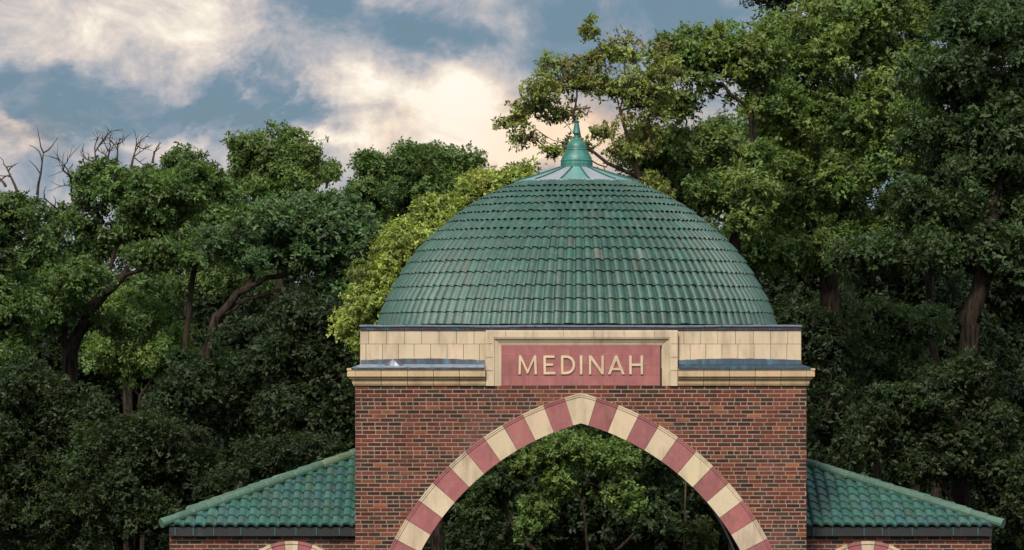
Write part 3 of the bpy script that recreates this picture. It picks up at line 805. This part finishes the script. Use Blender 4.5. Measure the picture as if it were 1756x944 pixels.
OAK = (.076, .122, .036); OAK2 = (.100, .150, .044); DK = (.024, .039, .015); LIME = (.25, .30, .075); OLIVE = (.080, .10, .032); BLUEG = (.064, .108, .044)  # DK: leaf colour darkened to stand in for shade low in the woods
# left side
tree('oak_tree', 'tall feathery oak rising highest on the left skyline', 'tree', 42, [(425, 258, 48, 42), (487, 255, 48, 42), (525, 275, 40, 40), (565, 290, 28, 34), (460, 310, 90, 45), (440, 370, 110, 45)], OAK2,
     (480, 470), seed=3, blob=.5, dens=.75, whorls=130, limbs=[[(480, 470), (470, 380), (430, 290)], [(480, 420), (500, 330), (490, 260)], [(500, 380), (540, 320), (565, 290)]], cv=.3)
tree('oak_tree', 'round-topped oak on the left skyline between the bare twigs and the tallest oak', 'tree', 36, [(308, 285, 42, 38), (350, 320, 70, 45), (262, 310, 50, 30), (300, 370, 95, 50), (385, 400, 80, 55), (230, 320, 40, 40), (320, 445, 80, 34), (230, 430, 60, 30)], OAK,
     (330, 480), base_px=300, trunk_r=.13, seed=4, blob=.55, dens=.8, whorls=140, cv=.3)
tree('oak_tree', 'leaning oak with dark forked trunk and bare dead twigs at its top', 'tree', 26,
     [(185, 320, 75, 45), (240, 345, 60, 60), (140, 400, 60, 55), (120, 470, 60, 50), (225, 400, 60, 30), (300, 350, 60, 50), (60, 440, 50, 45), (330, 440, 70, 28, -1), (200, 560, 60, 25), (330, 300, 40, 20), (150, 480, 60, 34, -1.2), (270, 440, 50, 24, -1.2), (100, 530, 60, 40, -1), (40, 540, 60, 50)], OAK,
     (120, 600), base_px=100, limbs=[[(120, 600), (160, 530), (210, 475), (290, 450), (350, 415), (400, 385)], [(175, 510), (200, 430), (215, 380), (190, 330)], [(110, 610), (112, 540), (90, 480), (70, 440)],
                                   [(215, 480), (260, 500), (300, 525)], [(210, 475), (250, 410), (300, 350)]], seed=5, blob=.42, dens=.75, whorls=150, trunk_r=.33, cv=.28, bark=lin(52, 42, 36),
     dead=[(175, 300, 160, 245, 2), (200, 290, 200, 250, 2), (225, 290, 238, 248, 2), (130, 360, 105, 275, 2), (145, 350, 150, 290, 2), (262, 280, 258, 252, 1), (110, 370, 85, 330, 1), (185, 290, 175, 252, 2)])
tree('oak_tree', 'dark oak at the left edge with bare snags above its crown', 'tree', 19, [(20, 370, 60, 45), (-40, 420, 90, 80), (60, 420, 35, 40), (20, 520, 80, 60), (-30, 600, 100, 70)], OAK,
     (-20, 700), seed=6, blob=.5, dens=.9, whorls=170, limbs=[[(-20, 700), (0, 560), (10, 430), (30, 360)]], cv=.3, dead=[(30, 330, 22, 275, 1), (64, 335, 70, 262, 1), (10, 320, -10, 290, 1)])
tree('oak_tree', 'broad spreading tree with a layered crown and arching limb left of the dome', 'tree', 22,
     [(470, 385, 80, 42), (560, 400, 80, 50), (400, 420, 70, 35), (620, 440, 55, 60), (500, 440, 120, 30), (590, 510, 75, 60), (600, 380, 40, 40), (540, 360, 50, 25)], BLUEG,
     (355, 600), base_px=345, trunk_bend=.2, limbs=[[(355, 600), (370, 545), (410, 505), (460, 480), (520, 460), (580, 420)], [(375, 545), (420, 515), (480, 500), (540, 500)]], seed=7, blob=.5, dens=1.0, whorls=200, trunk_r=.2, cv=.25, upb=.7, bark=lin(50, 41, 35))
tree('maple_tree', 'round green maple on the skyline just left of the yellow-green tree', 'tree', 50, [(638, 290, 34, 40), (725, 280, 62, 46), (785, 285, 46, 34), (680, 330, 80, 40), (760, 330, 80, 35), (620, 350, 60, 40), (690, 390, 60, 50)], (.080, .128, .038),
     (700, 480), seed=8, blob=.55, dens=.85, whorls=150, cv=.28)
tree('locust_tree', 'bright yellow-green tree hugging the left flank of the dome', 'tree', 12, [(895, 310, 50, 36), (825, 335, 60, 45), (765, 375, 60, 50), (705, 425, 60, 50), (665, 475, 55, 45), (632, 522, 48, 50), (860, 330, 60, 40), (740, 420, 50, 50), (690, 520, 60, 60), (622, 585, 34, 34), (760, 500, 90, 80), (600, 560, 26, 30), (850, 315, 40, 26)], LIME,
     (760, 620), seed=9, blob=.4, dens=1.0, whorls=260, lsize=.085, cv=.2, alt=((.13, .15, .04), .2), width=.55)
tree('young_tree', 'pale young tree, backlight painted into its leaf colour, glimpsed behind the leaning oak trunk', 'tree', 38, [(230, 540, 60, 45), (270, 600, 70, 50), (200, 600, 60, 50)], (.12, .18, .05), (240, 680), seed=10, blob=.5, whorls=150, trunk_r=.1)  # paler leaf colour paints a backlit patch
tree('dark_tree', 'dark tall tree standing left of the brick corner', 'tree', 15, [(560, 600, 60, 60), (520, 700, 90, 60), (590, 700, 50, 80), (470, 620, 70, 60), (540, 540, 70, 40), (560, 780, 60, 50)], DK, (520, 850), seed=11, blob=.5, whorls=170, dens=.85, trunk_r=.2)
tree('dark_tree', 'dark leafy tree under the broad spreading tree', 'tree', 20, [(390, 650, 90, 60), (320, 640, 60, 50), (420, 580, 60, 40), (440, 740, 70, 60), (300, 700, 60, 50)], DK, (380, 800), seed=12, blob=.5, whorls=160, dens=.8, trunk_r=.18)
tree('shrub', 'broad olive bush at lower left beside the left tiled roof', 'bush', 13, [(250, 770, 110, 70), (330, 820, 60, 55), (180, 830, 110, 80), (240, 880, 120, 60)], (.028, .044, .016), (230, 960), seed=13, blob=.42, whorls=190, lsize=.11, trunk_r=.1, upb=.6)  # leaf colour lowered to paint the near-black shade of this corner
tree('shrub', 'tall bush at the left edge under the leaning oak', 'bush', 14, [(60, 670, 80, 60), (130, 720, 70, 55), (30, 790, 90, 80), (20, 720, 60, 60), (60, 880, 110, 70)], (.028, .044, .016), (60, 950), seed=14, blob=.42, whorls=190, lsize=.11, trunk_r=.1, upb=.6)  # shade at the lower left edge is put into the leaf colour
tree('shrub', 'small dark bush behind the left hip ridge', 'bush', 12, [(450, 790, 55, 40), (400, 840, 70, 45), (530, 770, 60, 35)], DK, (450, 930), seed=15, blob=.38, whorls=180, lsize=.11, trunk_r=.08)
# right side
tree('oak_tree', 'thin open oak behind the dome finial with sky showing through', 'tree', 18,
     [(935, 150, 50, 30), (990, 140, 50, 28), (890, 200, 22, 34), (862, 212, 20, 14), (905, 240, 30, 16), (1012, 55, 26, 12), (1040, 90, 26, 22), (1075, 90, 34, 36), (1090, 150, 46, 40), (1040, 150, 40, 26), (960, 200, 40, 20), (1000, 110, 40, 24), (950, 115, 34, 20), (1140, 130, 40, 60), (1090, 260, 50, 30), (920, 185, 40, 30), (1110, 330, 60, 40), (990, 250, 34, 14), (1030, 230, 30, 22), (950, 262, 26, 12), (1110, 200, 50, 50)],
     (.18, .215, .06), (1110, 330), base_px=1300, limbs=[[(1110, 330), (1075, 250), (1065, 190), (1070, 110)], [(1060, 300), (1000, 245), (960, 200), (935, 150)], [(1060, 300), (1010, 270), (950, 240), (905, 215), (880, 205)], [(1065, 190), (1040, 130), (1030, 85), (1012, 55)], [(1000, 245), (985, 200), (990, 150)]],
     seed=16, blob=.33, dens=.62, whorls=72, ry=.8, lsize=.12, cv=.3, trunk_r=.13, twigs=5, bark=lin(80, 62, 50), alt=((.15, .13, .045), .15))  # leaf colour brightened and yellowed to carry the backlight
tree('oak_tree', 'leafy oak right of the finial with bare limbs showing in its gap', 'tree', 20,
     [(1175, 95, 50, 50), (1240, 80, 55, 50), (1300, 110, 60, 60), (1160, 180, 60, 22), (1150, 260, 75, 50), (1230, 240, 60, 45), (1130, 330, 80, 50), (1210, 330, 80, 60), (1100, 260, 40, 40), (1275, 340, 50, 70, -1.3), (1290, 270, 40, 30, -1)], OAK2,
     (1260, 420), base_px=1270, limbs=[[(1260, 420), (1290, 280), (1285, 190), (1240, 150), (1180, 125)], [(1285, 200), (1250, 160), (1200, 165)], [(1290, 200), (1310, 150), (1310, 100)]], seed=17, blob=.46, dens=.9, whorls=170, cv=.3, alt=((.13, .17, .045), .3), trunk_r=.25)
tree('oak_tree', 'massive bright-green oak filling the upper right', 'tree', 25,
     [(1400, 70, 100, 90), (1340, 190, 90, 80), (1480, 180, 110, 70), (1320, 320, 100, 80), (1420, 320, 80, 60), (1280, 430, 90, 60), (1380, 430, 100, 50), (1500, 30, 110, 60), (1560, 130, 80, 70), (1530, 270, 90, 60), (1570, 360, 70, 50), (1470, 400, 70, 50), (1360, 90, 70, 60)], OAK2,
     (1430, 600), limbs=[[(1430, 600), (1420, 480), (1390, 380), (1340, 290), (1290, 250)], [(1420, 450), (1460, 330), (1480, 220), (1500, 80)]], seed=18, blob=.55, dens=.85, whorls=165, cv=.3, alt=((.13, .175, .045), .35), trunk_r=.4)
tree('oak_tree', 'shade-coloured heavy-limbed oak at the right edge with a horizontal bough', 'tree', 14,
     [(1640, 130, 100, 60), (1730, 200, 90, 90), (1600, 230, 70, 50), (1680, 300, 100, 60), (1590, 350, 80, 50), (1700, 430, 90, 55), (1560, 430, 90, 50), (1480, 440, 70, 40), (1790, 400, 80, 120), (1790, 90, 80, 80), (1690, 40, 100, 60)], (.044, .070, .026),
     (1665, 560), base_px=1650, limbs=[[(1665, 560), (1640, 520), (1570, 505), (1500, 500), (1430, 500)], [(1665, 550), (1700, 420), (1710, 260), (1660, 150)], [(1700, 380), (1630, 320), (1590, 230)]], seed=19, blob=.46, dens=.85, whorls=185, cv=.3, trunk_r=.34, bark=lin(46, 38, 32))  # leaf colour dimmed in place of light falloff at the edge
tree('oak_tree', 'broad green oak standing behind the massive oak, closing its gaps', 'tree', 36, [(1200, 300, 90, 90), (1330, 220, 100, 90), (1440, 280, 100, 90), (1560, 220, 110, 90), (1700, 300, 110, 100), (1400, 400, 110, 70), (1600, 360, 100, 60)], OAK,
     (1450, 560), seed=41, blob=.6, dens=.7, whorls=120, trunk_r=.3, cv=.3)
tree('oak_tree', 'far loose oak behind the leaning trunk with sky in its gaps', 'tree', 46, [(60, 480, 90, 40), (170, 500, 90, 40), (290, 490, 90, 45), (390, 470, 80, 50)], OAK,
     (220, 600), seed=42, blob=.6, dens=.6, whorls=90, trunk_r=.25, cv=.3)
tree('spruce_tree', 'dark tree top peeking in at the top right corner', 'tree', 40, [(1330, -10, 60, 40), (1650, 10, 140, 50), (1730, 60, 80, 50)], DK, (1600, 300), seed=20, blob=.5, whorls=150, dens=.7)
tree('young_tree', 'soft green tree seen under the horizontal bough', 'tree', 32, [(1500, 560, 60, 50), (1580, 550, 60, 40), (1490, 640, 60, 50), (1430, 540, 50, 50), (1560, 640, 60, 50)], (.055, .085, .032), (1500, 760), seed=21, blob=.5, whorls=150, dens=.8, trunk_r=.15)
tree('shrub', 'tall leafy bush behind the right tiled roof', 'bush', 12, [(1560, 690, 80, 50), (1640, 660, 70, 50), (1500, 740, 70, 50), (1590, 780, 90, 60), (1700, 760, 80, 80), (1760, 850, 80, 80)], (.028, .043, .016), (1600, 930), seed=22, blob=.42, whorls=180, trunk_r=.1, dens=.85)  # leaves coloured dark in place of the shade at lower right
tree('dark_tree', 'dark tree standing right of the brick corner', 'tree', 16, [(1430, 600, 50, 60), (1420, 700, 50, 60), (1440, 790, 60, 50), (1370, 560, 60, 50)], DK, (1430, 860), seed=23, blob=.45, whorls=160, dens=.8, trunk_r=.28)
# through the arch
tree('maple_tree', 'light-green leaning branches seen through the arch', 'tree', 13, [(930, 790, 46, 36), (990, 770, 60, 34), (960, 830, 34, 34), (915, 870, 30, 28), (895, 905, 20, 26), (1060, 850, 42, 24), (1050, 790, 50, 34), (930, 890, 26, 20), (1080, 870, 30, 16)], (.12, .18, .05),
     (1010, 960), limbs=[[(1010, 960), (1000, 860), (960, 830), (920, 880)], [(1000, 860), (1005, 760)], [(1000, 820), (1060, 850)]], seed=24, blob=.28, dens=.8, whorls=170, ry=.7, lsize=.11, trunk_r=.05)
tree('maple_tree', 'dark green tree filling the upper part of the arch opening', 'tree', 22, [(850, 840, 50, 50), (880, 780, 60, 40), (1000, 740, 110, 40), (1120, 790, 60, 50), (1120, 890, 50, 40), (820, 880, 40, 36)], (.040, .064, .022), (1000, 990), seed=25, blob=.4, dens=.85, whorls=170, trunk_r=.12)
tree('sapling', 'slim bare-stemmed sapling at the right of the arch opening', 'tree', 11, [(1195, 905, 26, 14), (1170, 740, 20, 14), (1205, 930, 26, 14)], (.07, .09, .03), (1176, 745), seed=26, blob=.22, dens=.6, whorls=150, ry=.4, trunk_r=.035, trunk_bend=.05, bark=lin(130, 112, 88))
# dark woodland behind
und = empty('undergrowth', (0, 50, 0)); tag(und, kind='stuff')
RU = np.random.RandomState(99); cu_ = np.stack([RU.uniform(-19, 17, 520), RU.uniform(-2, 14, 520), RU.uniform(.2, 3.6, 520)], 1)
leaves_mesh('undergrowth', cu_, RU.uniform(.7, 1.2, 520), np.array(DK)[None]*RU.uniform(.7, 1.2, (520, 1)), und, .24, 60, seed=98)
bk = [(-80, 520, 120, 110), (90, 600, 110, 90), (250, 580, 120, 110), (430, 540, 130, 110), (620, 520, 120, 130), (820, 600, 130, 150), (1010, 640, 130, 150), (1200, 560, 130, 160), (1390, 500, 130, 170), (1570, 470, 130, 160), (1750, 420, 130, 190)]
lab = ['far dark tree at the left frame edge behind the snag oak', 'far dark tree behind the leaning trunk', 'far dark tree behind the pale young tree', 'far dark tree behind the arching limb', 'far dark tree left of the dome base', 'far dark tree behind the left half of the arch',
       'far dark tree behind the right half of the arch', 'far dark tree behind the right half of the dome', 'far dark tree right of the attic blocks', 'far dark tree behind the horizontal bough', 'far dark tree at the right frame edge']
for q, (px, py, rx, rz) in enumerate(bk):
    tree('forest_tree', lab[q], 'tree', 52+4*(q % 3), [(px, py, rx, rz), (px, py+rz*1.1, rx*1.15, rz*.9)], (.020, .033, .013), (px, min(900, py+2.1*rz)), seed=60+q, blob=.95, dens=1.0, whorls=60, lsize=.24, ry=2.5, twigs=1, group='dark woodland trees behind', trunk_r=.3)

# the woods go on beyond: one far mass of canopy
far = empty('distant_woods', (0, 100, 0)); tag(far, kind='stuff')
cf = np.stack([RU.uniform(-90, 90, 2600), RU.uniform(-10, 12, 2600), RU.uniform(.5, 8.2, 2600)], 1)
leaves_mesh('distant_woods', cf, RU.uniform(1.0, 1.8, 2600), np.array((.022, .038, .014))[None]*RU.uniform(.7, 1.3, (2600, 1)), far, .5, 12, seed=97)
